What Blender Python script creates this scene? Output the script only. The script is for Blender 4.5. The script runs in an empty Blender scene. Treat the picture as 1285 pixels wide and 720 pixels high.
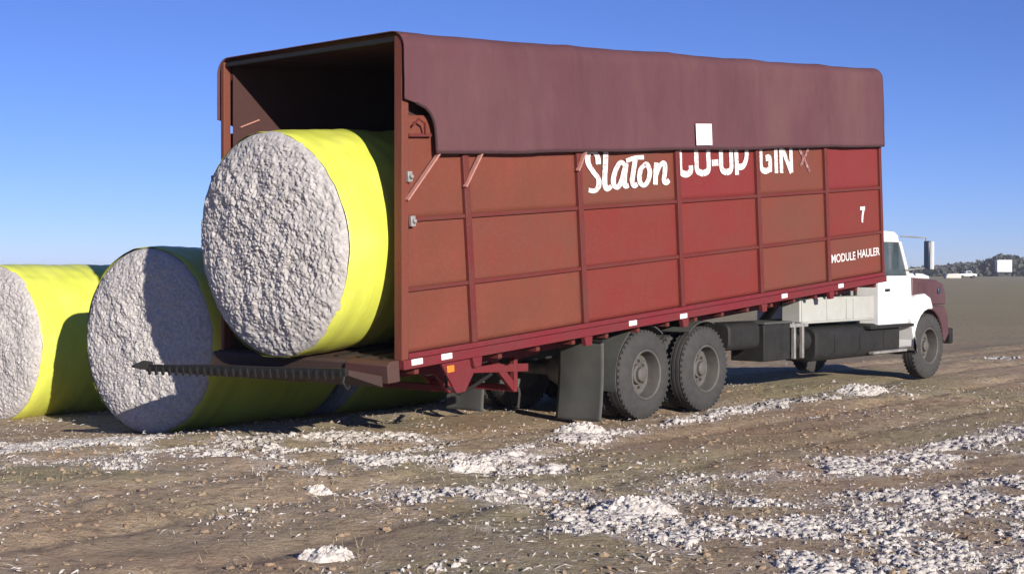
import bpy, math, random
import numpy as np
from mathutils import Vector, Matrix

random.seed(7)
RNG = np.random.default_rng(11)
R = math.radians
SC = bpy.context.scene
COL = SC.collection

# ------------------------------------------------------------------ camera, sky, sun, exposure
cam_d = bpy.data.cameras.new("camera")
cam_d.lens = 36.0 * 1730.0 / 1285.0
cam_d.sensor_width = 36.0
cam_d.clip_start = 0.1
cam_d.clip_end = 20000
cam = bpy.data.objects.new("camera", cam_d)
COL.objects.link(cam)
cam.location = (0, 0, 1.75)
cam.rotation_euler = (math.pi / 2 - 0.0123, 0, 0)
SC.camera = cam

AZ = 0.7091                                    # heading of the truck, clockwise from the view axis
FWD = Vector((math.sin(AZ), math.cos(AZ), 0))
LEFT = Vector((-math.cos(AZ), math.sin(AZ), 0))
ROOT = Vector((1.5936, 16.2111, 0))
SUN_EL = R(16.0)
PHI = R(20)                                  # sun stands this far behind the truck's right side
to_sun_h = -LEFT * math.cos(PHI) - FWD * math.sin(PHI)
to_sun = to_sun_h * math.cos(SUN_EL) + Vector((0, 0, math.sin(SUN_EL)))

world = bpy.data.worlds.new("World")
SC.world = world
world.use_nodes = True
wn = world.node_tree
bg = wn.nodes["Background"]
sky = wn.nodes.new("ShaderNodeTexSky")
sky.sky_type = 'NISHITA'
sky.sun_disc = False
sky.sun_elevation = SUN_EL
sky.sun_rotation = math.atan2(to_sun_h.x, to_sun_h.y)
sky.altitude = 3000
sky.air_density = 1.0
sky.dust_density = 0.0
sky.ozone_density = 4.0
bg.inputs["Strength"].default_value = 0.074
wb = wn.nodes.new("ShaderNodeMix"); wb.data_type = 'RGBA'; wb.blend_type = 'MULTIPLY'
wb.inputs[0].default_value = 1.0
wb.inputs[7].default_value = (0.82, 0.82, 1.22, 1)     # the camera's cool white balance
wn.links.new(sky.outputs[0], wb.inputs[6])
wn.links.new(wb.outputs[2], bg.inputs[0])

sun_d = bpy.data.lights.new("sun", 'SUN')
sun_d.energy = 5.0
sun_d.angle = R(0.5)
sun_d.color = (1.0, 0.93, 0.84)
sun = bpy.data.objects.new("sun", sun_d)
COL.objects.link(sun)
sun.rotation_euler = to_sun.to_track_quat('Z', 'Y').to_euler()
sun.location = (0, 0, 30)

SC.view_settings.view_transform = 'Standard'
SC.view_settings.look = 'None'
SC.view_settings.exposure = 0.45
SC.view_settings.gamma = 1.0
SC.render.engine = 'CYCLES'
SC.cycles.max_bounces = 6

# ------------------------------------------------------------------ noise helpers
def _hash(ix, iy, seed):
    h = (ix.astype(np.int64) * 374761393 + iy.astype(np.int64) * 668265263 + seed * 1442695041) & 0xFFFFFFFF
    h = ((h ^ (h >> 13)) * 1274126177) & 0xFFFFFFFF
    h = h ^ (h >> 16)
    return (h & 0xFFFFFF) / float(0xFFFFFF)

def vnoise(x, y, seed=0):
    x = np.asarray(x, float); y = np.asarray(y, float)
    ix = np.floor(x); iy = np.floor(y)
    fx = x - ix; fy = y - iy
    fx = fx * fx * (3 - 2 * fx); fy = fy * fy * (3 - 2 * fy)
    ix = ix.astype(np.int64); iy = iy.astype(np.int64)
    a = _hash(ix, iy, seed); b = _hash(ix + 1, iy, seed)
    c = _hash(ix, iy + 1, seed); d = _hash(ix + 1, iy + 1, seed)
    return (a + (b - a) * fx) * (1 - fy) + (c + (d - c) * fx) * fy

def fbm(x, y, seed=0, octs=4):
    s = 0; amp = 0.5; tot = 0
    for k in range(octs):
        s = s + amp * vnoise(x * 2 ** k, y * 2 ** k, seed + k * 17); tot += amp; amp *= 0.5
    return s / tot                             # 0..1

def worley(x, y, seed=0):
    ix = np.floor(x).astype(np.int64); iy = np.floor(y).astype(np.int64)
    best = np.full(np.shape(x), 9.0); hid = np.zeros(np.shape(x))
    for dx in (-1, 0, 1):
        for dy in (-1, 0, 1):
            jx = ix + dx; jy = iy + dy
            px = jx + _hash(jx, jy, seed); py = jy + _hash(jx, jy, seed + 5)
            d = np.hypot(px - x, py - y)
            hh = _hash(jx, jy, seed + 9)
            hid = np.where(d < best, hh, hid); best = np.minimum(best, d)
    return best, hid

# ------------------------------------------------------------------ mesh helpers
class MB:
    def __init__(self):
        self.v = []; self.f = []
    def add(self, vs, fs):
        o = len(self.v)
        self.v.extend([tuple(p) for p in vs])
        self.f.extend([tuple(i + o for i in f) for f in fs])
        return self
    def box(self, x0, x1, y0, y1, z0, z1):
        return self.add([(x0,y0,z0),(x1,y0,z0),(x1,y1,z0),(x0,y1,z0),(x0,y0,z1),(x1,y0,z1),(x1,y1,z1),(x0,y1,z1)],
                        [(0,3,2,1),(4,5,6,7),(0,1,5,4),(1,2,6,5),(2,3,7,6),(3,0,4,7)])
    def bar(self, p0, p1, w, h, up=(0, 0, 1)):
        p0 = Vector(p0); p1 = Vector(p1); d = (p1 - p0).normalized(); up = Vector(up)
        s = d.cross(up)
        if s.length < 1e-4: s = d.cross(Vector((0, 1, 0)))
        s.normalize(); t = s.cross(d)
        vs = []
        for p in (p0, p1):
            for a, b in ((-1,-1),(1,-1),(1,1),(-1,1)):
                vs.append(p + s * (a * w / 2) + t * (b * h / 2))
        return self.add(vs, [(0,1,2,3),(7,6,5,4),(0,4,5,1),(1,5,6,2),(2,6,7,3),(3,7,4,0)])
    def tube(self, pts, r, n=10, caps=True):
        pts = [Vector(p) for p in pts]
        rings = []
        ref = None
        for i, p in enumerate(pts):
            d = (pts[min(i + 1, len(pts) - 1)] - pts[max(i - 1, 0)]).normalized()
            if ref is None:
                ref = d.orthogonal().normalized()
            ref = (ref - d * ref.dot(d)).normalized()
            b = d.cross(ref)
            rr = r[i] if isinstance(r, (list, tuple)) else r
            rings.append([p + (ref * math.cos(2*math.pi*k/n) + b * math.sin(2*math.pi*k/n)) * rr for k in range(n)])
        vs = [q for ring in rings for q in ring]; fs = []
        for i in range(len(pts) - 1):
            for k in range(n):
                a = i*n + k; b2 = i*n + (k+1) % n
                fs.append((a, b2, b2 + n, a + n))
        if caps:
            fs.append(tuple(range(n))[::-1]); fs.append(tuple(range((len(pts)-1)*n, len(pts)*n)))
        return self.add(vs, fs)
    def lathe_y(self, prof, n=32, c=(0, 0, 0), closed=False, caps=True):
        """profile of (y, r) turned about the Y axis"""
        vs = []; fs = []
        for y, r in prof:
            for k in range(n):
                a = 2*math.pi*k/n
                vs.append((c[0] + r*math.cos(a), c[1] + y, c[2] + r*math.sin(a)))
        m = len(prof)
        for i in range(m if closed else m - 1):
            j = (i + 1) % m
            for k in range(n):
                fs.append((i*n+k, i*n+(k+1) % n, j*n+(k+1) % n, j*n+k))
        if not closed and caps:
            fs.append(tuple(range(n))[::-1]); fs.append(tuple(range((m-1)*n, m*n)))
        return self.add(vs, fs)
    def prism(self, poly, y0, y1):
        """polygon of (x, z) pushed from y0 to y1"""
        n = len(poly)
        vs = [(x, y0, z) for x, z in poly] + [(x, y1, z) for x, z in poly]
        fs = [tuple(range(n)), tuple(range(2*n - 1, n - 1, -1))]
        for i in range(n):
            j = (i + 1) % n
            fs.append((i, i + n, j + n, j))
        return self.add(vs, fs)
    def build(self, name, mat, parent=None, bevel=0.0, smooth=30, loc=None, seg=2):
        me = bpy.data.meshes.new(name)
        me.from_pydata(self.v, [], self.f)
        me.materials.append(mat)
        import bmesh
        bm = bmesh.new(); bm.from_mesh(me)
        bmesh.ops.recalc_face_normals(bm, faces=bm.faces)
        bm.to_mesh(me); bm.free()
        if smooth:
            me.polygons.foreach_set("use_smooth", [True] * len(me.polygons))
            me.set_sharp_from_angle(angle=R(smooth))
        o = bpy.data.objects.new(name, me)
        COL.objects.link(o)
        if parent: o.parent = parent
        if loc: o.location = loc
        if bevel:
            b = o.modifiers.new("bevel", 'BEVEL'); b.width = bevel; b.segments = seg
            b.limit_method = 'ANGLE'; b.angle_limit = R(40)
        return o

def grid_obj(name, X, Y, Z, mat, parent=None, smooth=True, attr=None, wrap=False):
    """object from 2-D arrays of coordinates"""
    n, m = X.shape
    co = np.stack([X, Y, Z], -1).reshape(-1, 3).astype(np.float32)
    i = np.arange(n - 1)[:, None]; j = np.arange(m if wrap else m - 1)[None, :]
    jn = (j + 1) % m
    q = np.stack([i*m + j, i*m + jn, (i+1)*m + jn, (i+1)*m + j], -1).reshape(-1, 4)
    return raw_obj(name, co, q, mat, parent, smooth, attr)

def raw_obj(name, co, q, mat, parent=None, smooth=True, attr=None):
    k = q.shape[1]
    me = bpy.data.meshes.new(name)
    me.vertices.add(len(co)); me.vertices.foreach_set("co", np.ascontiguousarray(co, np.float32).ravel())
    me.loops.add(q.size); me.loops.foreach_set("vertex_index", q.astype(np.int32).ravel())
    me.polygons.add(len(q)); me.polygons.foreach_set("loop_start", np.arange(0, q.size, k, dtype=np.int32))
    me.polygons.foreach_set("use_smooth", np.full(len(q), smooth))
    me.update(calc_edges=True)
    if attr:
        for an, av in attr.items():
            a = me.attributes.new(an, 'FLOAT', 'POINT'); a.data.foreach_set("value", np.asarray(av, np.float32).ravel())
    me.materials.append(mat)
    me.validate()
    o = bpy.data.objects.new(name, me); COL.objects.link(o)
    if parent: o.parent = parent
    return o

def empty(name, loc, rz=0, parent=None):
    o = bpy.data.objects.new(name, None); COL.objects.link(o)
    o.location = loc; o.rotation_euler = (0, 0, rz); o.empty_display_size = 0.3
    if parent: o.parent = parent
    return o

def tag(o, label, cat, group=None):
    o["label"] = label; o["category"] = cat
    if group: o["group"] = group
    return o

def copy_tree(o, parent=None):
    c = o.copy(); COL.objects.link(c); c.parent = parent
    for ch in list(o.children): copy_tree(ch, c)
    return c

# ------------------------------------------------------------------ materials
class NT:
    def __init__(self, name):
        self.m = bpy.data.materials.new(name); self.m.use_nodes = True
        self.t = self.m.node_tree; self.b = self.t.nodes["Principled BSDF"]
        self.tc = self.t.nodes.new("ShaderNodeTexCoord")
    def n(self, typ, **kw):
        x = self.t.nodes.new(typ)
        for k, v in kw.items():
            if k in x.inputs: x.inputs[k].default_value = v
            else: setattr(x, k, v)
        return x
    def l(self, a, b): self.t.links.new(a, b)
    def noise(self, scale, detail=4, rough=0.55, stretch=None, coord="Object"):
        x = self.n("ShaderNodeTexNoise"); x.inputs["Scale"].default_value = scale
        x.inputs["Detail"].default_value = detail; x.inputs["Roughness"].default_value = rough
        if stretch:
            mp = self.n("ShaderNodeMapping"); mp.inputs["Scale"].default_value = stretch
            self.l(self.tc.outputs[coord], mp.inputs[0]); self.l(mp.outputs[0], x.inputs["Vector"])
        else: self.l(self.tc.outputs[coord], x.inputs["Vector"])
        return x.outputs["Fac"]
    def ramp(self, fac, stops):
        x = self.n("ShaderNodeValToRGB"); e = x.color_ramp.elements
        while len(e) < len(stops): e.new(0.5)
        for el, (p, c) in zip(e, stops):
            el.position = p; el.color = (*c, 1) if len(c) == 3 else c
        self.l(fac, x.inputs[0]); return x.outputs[0]
    def mix(self, fac, a, b, mode='MIX'):
        x = self.n("ShaderNodeMix"); x.data_type = 'RGBA'; x.blend_type = mode
        for sock, val in ((x.inputs[0], fac), (x.inputs[6], a), (x.inputs[7], b)):
            if isinstance(val, (int, float)): sock.default_value = val
            elif isinstance(val, tuple): sock.default_value = (*val, 1)
            else: self.l(val, sock)
        return x.outputs[2]
    def bump(self, h, strength=0.5, dist=0.02):
        x = self.n("ShaderNodeBump"); x.inputs["Strength"].default_value = strength
        x.inputs["Distance"].default_value = dist
        self.l(h, x.inputs["Height"]); self.l(x.outputs[0], self.b.inputs["Normal"])
    def done(self, col=None, rough=0.6, metal=0.0, spec=None):
        if col is not None:
            if isinstance(col, tuple): self.b.inputs["Base Color"].default_value = (*col, 1)
            else: self.l(col, self.b.inputs["Base Color"])
        if isinstance(rough, (int, float)): self.b.inputs["Roughness"].default_value = rough
        else: self.l(rough, self.b.inputs["Roughness"])
        self.b.inputs["Metallic"].default_value = metal
        if spec is not None: self.b.inputs["Specular IOR Level"].default_value = spec
        return self.m

def worn_paint(name, c, rust, rough=0.55, amt=0.45, dusty=(0.30, 0.20, 0.15)):
    t = NT(name)
    n1 = t.noise(1.1, 5, 0.6, (1, 1, 1.6)); n2 = t.noise(9, 6, 0.7, (1, 1, 0.13)); n3 = t.noise(38, 4, 0.7)
    a = t.ramp(n1, [(0.35, c), (0.72, rust)])
    s = t.ramp(n2, [(0.42, (0, 0, 0)), (0.72, (amt*1.5, amt*1.5, amt*1.5))])
    a2 = t.mix(s, a, rust)
    d = t.ramp(n3, [(0.5, (0, 0, 0)), (0.85, (0.16, 0.16, 0.16))])
    a3 = t.mix(d, a2, dusty)
    t.bump(n2, 0.25, 0.01)
    return t.done(a3, rough, spec=0.15)

def simple(name, c, rough=0.6, metal=0.0, var=0.25, scale=9, bump=0.15, spec=None, dust=None):
    t = NT(name)
    n1 = t.noise(scale, 5, 0.6)
    lo = tuple(x * (1 - var) for x in c); hi = tuple(min(1, x * (1 + var)) for x in c)
    a = t.ramp(n1, [(0.3, lo), (0.7, hi)])
    if dust:
        n2 = t.noise(scale * 0.35, 5, 0.65)
        f = t.ramp(n2, [(0.35, (0, 0, 0)), (0.75, (0.75, 0.75, 0.75))])
        a = t.mix(f, a, dust)
    if bump: t.bump(n1, bump, 0.01)
    return t.done(a, rough, metal, spec)

DUST = (0.20, 0.16, 0.125)
M = {}
M["red"] = worn_paint("red_paint", (0.180, 0.027, 0.024), (0.160, 0.038, 0.028))
M["red_orange"] = worn_paint("faded_orange_red_paint", (0.185, 0.050, 0.034), (0.145, 0.048, 0.030))
M["red_brown"] = worn_paint("rust_brown_paint", (0.172, 0.043, 0.030), (0.140, 0.052, 0.034))
M["red_bright"] = worn_paint("fresh_red_paint", (0.185, 0.024, 0.027), (0.175, 0.034, 0.030))
M["rail_red"] = worn_paint("crimson_rail_paint", (0.17, 0.016, 0.026), (0.13, 0.03, 0.03), amt=0.3)
M["post_red"] = worn_paint("dark_red_post_paint", (0.13, 0.022, 0.022), (0.12, 0.038, 0.03), amt=0.3)
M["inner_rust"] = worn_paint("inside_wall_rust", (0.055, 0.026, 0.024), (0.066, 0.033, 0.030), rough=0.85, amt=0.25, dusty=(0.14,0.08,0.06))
M["deck"] = worn_paint("scoured_deck_steel", (0.10, 0.060, 0.050), (0.075, 0.045, 0.038), rough=0.7, dusty=(0.15, 0.10, 0.08))
M["deck_dark"] = worn_paint("oily_brown_deck", (0.075, 0.047, 0.04), (0.05, 0.032, 0.028), rough=0.75, dusty=(0.10, 0.07, 0.055))
M["tail_red"] = worn_paint("worn_tail_paint", (0.10, 0.040, 0.036), (0.075, 0.045, 0.038))
M["dark_steel"] = simple("dark_greasy_steel", (0.018, 0.018, 0.0175), 0.65, 0.0, 0.35, 8, spec=0.25, dust=(0.030, 0.027, 0.024))
M["chain"] = simple("black_chain_steel", (0.02, 0.019, 0.018), 0.55, 0.3, 0.3, 20)
M["rubber"] = simple("dusty_tyre_rubber", (0.035, 0.034, 0.033), 0.85, 0, 0.25, 14, 0.2, dust=(0.058, 0.053, 0.048))
M["rim"] = simple("dusty_steel_rim", (0.075, 0.07, 0.064), 0.7, 0.0, 0.3, 10, dust=(0.115, 0.102, 0.09))
M["flap"] = simple("grey_mud_flap_rubber", (0.062, 0.066, 0.060), 0.75, 0, 0.2, 6, 0.2, dust=(0.085, 0.08, 0.07))
M["white"] = simple("white_cab_paint", (0.80, 0.80, 0.80), 0.3, 0, 0.04, 3, 0.02, dust=(0.66, 0.63, 0.58))
M["maroon"] = simple("maroon_hood_paint", (0.085, 0.034, 0.040), 0.5, 0, 0.15, 4, 0.05, dust=(0.10, 0.062, 0.056))
M["pale_metal"] = simple("pale_painted_metal", (0.42, 0.43, 0.40), 0.5, 0, 0.08, 4, 0.05, dust=(0.36, 0.34, 0.30))
M["grey_metal"] = simple("bare_grey_metal", (0.33, 0.32, 0.31), 0.5, 0.3, 0.3, 8, dust=DUST)
M["reflector"] = simple("white_reflector_tape", (0.80, 0.74, 0.72), 0.35, 0, 0.05, 30, 0)
M["amber"] = simple("amber_lens", (0.65, 0.20, 0.03), 0.25, 0, 0.05, 30, 0)
M["mirror_back"] = simple("dark_blue_mirror_shell", (0.025, 0.04, 0.075), 0.3, 0, 0.1, 8, 0)
M["rope"] = simple("dark_hem_cord", (0.045, 0.018, 0.020), 0.85, 0, 0.3, 30)
M["strap"] = simple("pale_pink_strap", (0.42, 0.20, 0.16), 0.7, 0, 0.15, 20)
t = NT("chipped_white_sign_paint")
n = t.noise(30, 4, 0.7); M["lettering"] = t.done(t.ramp(n, [(0.36, (0.42, 0.25, 0.22)), (0.52, (0.80, 0.76, 0.74))]), 0.5)
M["faint_white"] = simple("small_white_sign_paint", (0.70, 0.62, 0.60), 0.5, 0, 0.1, 12, 0)
t = NT("faded_white_sign_paint")
n = t.noise(22, 4, 0.7); M["faded_lettering"] = t.done(t.ramp(n, [(0.4, (0.17, 0.05, 0.045)), (0.65, (0.42, 0.27, 0.26))]), 0.6)
t = NT("window_glass"); M["glass"] = t.done(t.ramp(t.noise(2, 3), [(0.3, (0.03, 0.045, 0.05)), (0.7, (0.07, 0.09, 0.10))]), 0.06, spec=0.8)
t = NT("patch_white_vinyl"); M["paper"] = t.done(t.ramp(t.noise(12, 3), [(0.3, (0.72, 0.66, 0.68)), (0.7, (0.84, 0.80, 0.82))]), 0.6)

t = NT("faded_maroon_tarp")
n1 = t.noise(0.9, 4, 0.55, (1, 1, 0.5)); n2 = t.noise(7, 5, 0.65, (1, 1, 0.2)); n3 = t.noise(160, 2, 0.5)
c = t.ramp(n1, [(0.3, (0.102, 0.042, 0.049)), (0.55, (0.118, 0.049, 0.058)), (0.75, (0.135, 0.065, 0.063))])
c = t.mix(t.ramp(n2, [(0.5, (0, 0, 0)), (0.85, (0.35, 0.35, 0.35))]), c, (0.135, 0.078, 0.075))
h = t.mix(0.25, t.mix(0.5, n2, t.noise(2.2, 5, 0.6, (1.0, 1, 0.45))), n3)
t.bump(h, 0.6, 0.05)
c = t.mix(t.ramp(t.noise(0.5, 3, 0.5), [(0.45, (0, 0, 0)), (0.7, (0.5, 0.5, 0.5))]), c, (0.150, 0.078, 0.075))
c = t.mix(t.ramp(t.noise(3.5, 6, 0.7), [(0.56, (0, 0, 0)), (0.75, (0.4, 0.4, 0.4))]), c, (0.090, 0.041, 0.043))
M["tarp"] = t.done(c, 0.8, spec=0.2)

def wrap_mat():
    t = NT("yellow_plastic_wrap")
    n1 = t.noise(1.5, 4, 0.6); n2 = t.noise(5, 5, 0.6, (7, 0.6, 0.6)); n3 = t.noise(3, 4)
    c = t.ramp(n1, [(0.3, (0.60, 0.64, 0.075)), (0.7, (0.68, 0.71, 0.11))])
    c = t.mix(t.ramp(n3, [(0.5, (0, 0, 0)), (0.8, (0.35, 0.35, 0.35))]), c, (0.5, 0.47, 0.16))
    n4 = t.noise(2.6, 6, 0.65, (1.4, 1, 1))
    t.bump(t.mix(0.5, n2, n4), 0.4, 0.03)
    return t.done(c, 0.36, spec=0.4)
M["wrap"] = wrap_mat()
def cotton_mat(name, a, b, trash=(0.16, 0.11, 0.08), ts=0.25):
    t = NT(name)
    n1 = t.noise(26, 5, 0.7); n2 = t.noise(7, 4, 0.6); n3 = t.noise(60, 3, 0.6)
    c = t.ramp(n1, [(0.3, a), (0.62, b)])
    c = t.mix(t.ramp(n3, [(0.58, (0, 0, 0)), (0.72, (ts*2.2, ts*2.2, ts*2.2))]), c, trash)
    c = t.mix(t.ramp(n2, [(0.5, (0, 0, 0)), (0.8, (0.3, 0.3, 0.3))]), c, a)
    t.bump(t.mix(0.5, n1, n3), 0.45, 0.025)
    return t.done(c, 0.95, spec=0.1)
M["cotton"] = cotton_mat("pressed_seed_cotton", (0.34, 0.315, 0.30), (0.55, 0.52, 0.495))
M["lint"] = cotton_mat("loose_cotton_lint", (0.42, 0.375, 0.33), (0.67, 0.625, 0.57), ts=0.4)

def soil_ramp(t):
    n1 = t.noise(0.55, 5, 0.6); n2 = t.noise(4.5, 6, 0.7); n3 = t.noise(45, 5, 0.7)
    c = t.ramp(n1, [(0.3, (0.46, 0.30, 0.19)), (0.5, (0.56, 0.42, 0.265)), (0.7, (0.50, 0.415, 0.258))])
    c = t.mix(t.ramp(n2, [(0.4, (0, 0, 0)), (0.75, (0.6, 0.6, 0.6))]), c, (0.31, 0.225, 0.15))
    c = t.mix(t.ramp(n3, [(0.45, (0, 0, 0)), (0.8, (0.5, 0.5, 0.5))]), c, (0.44, 0.345, 0.255))
    return c, n2, n3
t = NT("field_soil")
c, n2, n3 = soil_ramp(t)
c = t.mix(t.ramp(t.noise(0.06, 5, 0.6, (0.6, 1.6, 1)), [(0.4, (0, 0, 0)), (0.62, (0.55, 0.55, 0.55))]), c, (0.27, 0.20, 0.135))
at = t.n("ShaderNodeAttribute"); at.attribute_name = "lint"
ag = t.n("ShaderNodeAttribute"); ag.attribute_name = "green"
c = t.mix(ag.outputs["Fac"], c, t.ramp(n3, [(0.3, (0.28, 0.245, 0.135)), (0.7, (0.37, 0.325, 0.195))]))
nl = t.noise(16, 6, 0.75); nl2 = t.noise(3, 4, 0.6)
mt = t.n("ShaderNodeMath"); mt.operation = 'MULTIPLY_ADD'; t.l(at.outputs["Fac"], mt.inputs[0]); mt.inputs[1].default_value = 0.50; t.l(nl, mt.inputs[2])
f = t.ramp(mt.outputs[0], [(0.55, (0, 0, 0)), (0.86, (0.85, 0.85, 0.85))])
dk = t.ramp(t.noise(7, 4, 0.7), [(0.52, (0, 0, 0)), (0.66, (0.85, 0.85, 0.85))])
c = t.mix(dk, c, (0.19, 0.135, 0.095))
c = t.mix(f, c, t.ramp(nl2, [(0.3, (0.42, 0.36, 0.31)), (0.7, (0.62, 0.55, 0.49))]))
t.bump(t.mix(0.35, t.noise(13, 5, 0.65), n3), 0.9, 0.06)
M["soil"] = t.done(c, 0.95, spec=0.1)
t = NT("soil_clod"); c, n2, n3 = soil_ramp(t); c = t.mix(0.55, c, (0.16, 0.115, 0.085)); t.bump(n3, 0.6, 0.02); M["clod"] = t.done(c, 0.95, spec=0.1)
t = NT("dry_stubble"); M["stubble"] = t.done(t.ramp(t.noise(1.7, 3), [(0.3, (0.20, 0.18, 0.11)), (0.5, (0.28, 0.23, 0.15)), (0.7, (0.36, 0.30, 0.21))]), 0.85)
t = NT("far_foliage"); M["foliage"] = t.done(t.ramp(t.noise(0.12, 4, 0.7), [(0.3, (0.055, 0.060, 0.055)), (0.7, (0.095, 0.100, 0.085))]), 0.9)
M["bark"] = simple("bark", (0.08, 0.06, 0.045), 0.9)

# ------------------------------------------------------------------ ground
def to_al(x, y):
    dx = x - ROOT.x; dy = y - ROOT.y
    return dx * FWD.x + dy * FWD.y, dx * LEFT.x + dy * LEFT.y

def seg_d(x, y, p, q):
    px, py = p; qx, qy = q
    dx, dy = qx - px, qy - py
    tt = np.clip(((x - px) * dx + (y - py) * dy) / (dx*dx + dy*dy + 1e-9), 0, 1)
    return np.hypot(x - px - tt*dx, y - py - tt*dy)

# windrows of spilt cotton: (metres on the ground) start, end, half width, density
WIND = [((-6.5, 14.9), (-4.6, 14.4), 0.7, 0.9), ((-5.0, 13.7), (-2.8, 13.2), 0.6, 0.75), ((-6.8, 15.6), (-4.2, 14.9), 0.75, 1.0), ((-6.2, 14.2), (-3.2, 13.9), 0.7, 0.85), ((-3.9, 14.4), (-1.2, 14.0), 0.8, 0.95),
        ((-3.4, 13.3), (-0.5, 12.6), 0.75, 0.92), ((-1.6, 12.1), (0.2, 12.3), 0.5, 0.8), ((-5.2, 13.0), (-3.0, 12.5), 0.6, 0.55),
        ((-0.4, 12.2), (0.75, 14.4), 0.45, 0.95), ((0.75, 14.4), (2.0, 15.9), 0.34, 1.0), ((2.0, 15.9), (3.0, 17.4), 0.42, 1.0),
        ((3.0, 17.4), (5.3, 20.0), 0.45, 1.0),
        ((0.9, 9.7), (0.95, 9.75), 0.5, 1.0), ((0.75, 9.2), (3.6, 9.2), 1.0, 0.80), ((0.9, 8.2), (3.4, 8.0), 0.8, 0.85),
        ((2.0, 10.0), (4.4, 11.2), 0.8, 0.85), ((3.0, 12.4), (5.6, 14.4), 0.7, 0.92), ((5.6, 14.4), (9.0, 18.0), 0.9, 0.95),
        ((-0.9, 10.9), (1.2, 10.8), 0.8, 0.66), ((3.6, 9.2), (6.5, 11.6), 1.0, 0.82), ((1.5, 11.5), (3.4, 12.6), 0.5, 0.6),
        ((9.5, 27), (12.0, 28.5), 0.7, 0.5)]
def lint_density(x, y):
    d = np.zeros(np.shape(x))
    wob = (fbm(x*0.9, y*0.9, 31) - 0.5) * 0.9
    for p, q, w, k in WIND:
        s = np.clip(1.25 - (seg_d(x, y, p, q) + wob*w) / w, 0, 1)
        s = s*s*(3-2*s)
        d = np.maximum(d, k*s)
    patch = fbm(x*2.3, y*2.3, 77, 3)
    d = d * np.clip((patch - 0.28) / 0.3, 0.08, 1.0)
    return np.maximum(d, 0.17 * np.clip((fbm(x*1.1, y*1.1, 5) - 0.40) * 5, 0, 1) * (y < 22))

def ground_h(x, y, fine=True):
    a, l = to_al(x, y)
    e = np.clip(l - 2.75, 0, 60)
    h = -0.34 * (1 - np.exp(-e / 2.6))
    near = np.clip((60 - np.hypot(x, y)) / 30, 0, 1)
    h = h + near * (fbm(x*0.45, y*0.45, 3, 3) - 0.5) * 0.10 * np.clip((np.abs(l - 1.2) - 1.6) / 1.5, 0.15, 1)
    if fine:
        rough = np.clip(fbm(x*0.5, y*0.5, 41, 2) * 2 - 0.5, 0.2, 1)
        h = h + near * rough * ((fbm(x*2.6, y*2.6, 8, 4) - 0.5) * 0.10 + (fbm(x*9, y*9, 9, 3) - 0.5) * 0.05)
        # tyre ruts that run with the truck
        for lo in (-1.15, -2.55, 0.3, 2.2):
            h = h - near * 0.035 * np.exp(-((l - lo + 0.12*np.sin(a*0.5)) / 0.2)**2)
    return h
def gh1(x, y): return float(ground_h(np.array([x]), np.array([y]))[0])

xs = np.concatenate([[-4000, -1800, -800, -350, -150, -70, -40, -25, -16], np.arange(-12, 14.01, 0.06), [18, 26, 40, 70, 150, 350, 800, 1800, 4000]])
g = [32.0]
while g[-1] < 4500: g.append(g[-1] + max(0.5, (g[-1]-32) * 0.25))
ys = np.concatenate([[-400, -150, -60, -20, -6, 0, 3, 5], np.arange(6.5, 32, 0.06), g[1:]])
GX, GY = np.meshgrid(xs, ys)
GZ = ground_h(GX, GY)
LN = lint_density(GX, GY) * ((GX > -13) & (GX < 15) & (GY > 5) & (GY < 33))
gn = np.clip((fbm(GX*0.35, GY*0.35, 90, 3) - 0.46) * 5, 0, 0.8)
gn = np.maximum(gn, np.clip(1 - np.hypot((GX + 4.4)/2.2, (GY - 11.9)/0.9), 0, 0.8) * 1.2)
gn = np.maximum(gn, np.clip((GY - 26) / 40, 0, 0.85))
ground = grid_obj("ground", GX, GY, GZ, M["soil"], attr={"lint": LN, "green": np.clip(gn, 0, 0.85)})
ground["kind"] = "structure"

# ------------------------------------------------------------------ scattered small pieces (uncountable)
def ico(sub):
    import bmesh
    bm = bmesh.new(); bmesh.ops.create_icosphere(bm, subdivisions=sub, radius=1.0)
    v = np.array([q.co[:] for q in bm.verts]); f = np.array([[q.index for q in fc.verts] for fc in bm.faces]); bm.free()
    return v, f
def lumps(sub, n, amp, seed):
    v, f = ico(sub); r = np.random.default_rng(seed); out = []
    for k in range(n):
        s = 1 + amp * (r.random(len(v)) - 0.5) * 2
        out.append(v * s[:, None])
    return out, f
def rot_mats(n, r):
    q = r.normal(size=(n, 4)); q /= np.linalg.norm(q, axis=1)[:, None]
    w, x, y, z = q.T
    return np.stack([1-2*(y*y+z*z), 2*(x*y-z*w), 2*(x*z+y*w), 2*(x*y+z*w), 1-2*(x*x+z*z), 2*(y*z-x*w),
                     2*(x*z-y*w), 2*(y*z+x*w), 1-2*(x*x+y*y)], -1).reshape(n, 3, 3)
def scatter(name, pos, size, protos, f, mat, flat, r, smooth):
    n = len(pos); Rm = rot_mats(n, r)
    pv = np.stack(protos)[r.integers(0, len(protos), n)]
    stretch = 1 + (r.random((n, 1, 3)) - 0.5) * 0.9
    v = np.einsum('nij,nkj->nki', Rm, pv * stretch) * size[:, None, None]
    v[:, :, 2] *= flat
    v += pos[:, None, :]
    nv = pv.shape[1]
    fa = (f[None] + (np.arange(n) * nv)[:, None, None]).reshape(-1, 3)
    o = raw_obj(name, v.reshape(-1, 3), fa, mat, smooth=smooth)
    o["kind"] = "stuff"
    return o

def in_view(x, y, margin=0.17):
    return np.abs(x / np.maximum(y, 0.1)) < 0.3714 + margin

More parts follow.
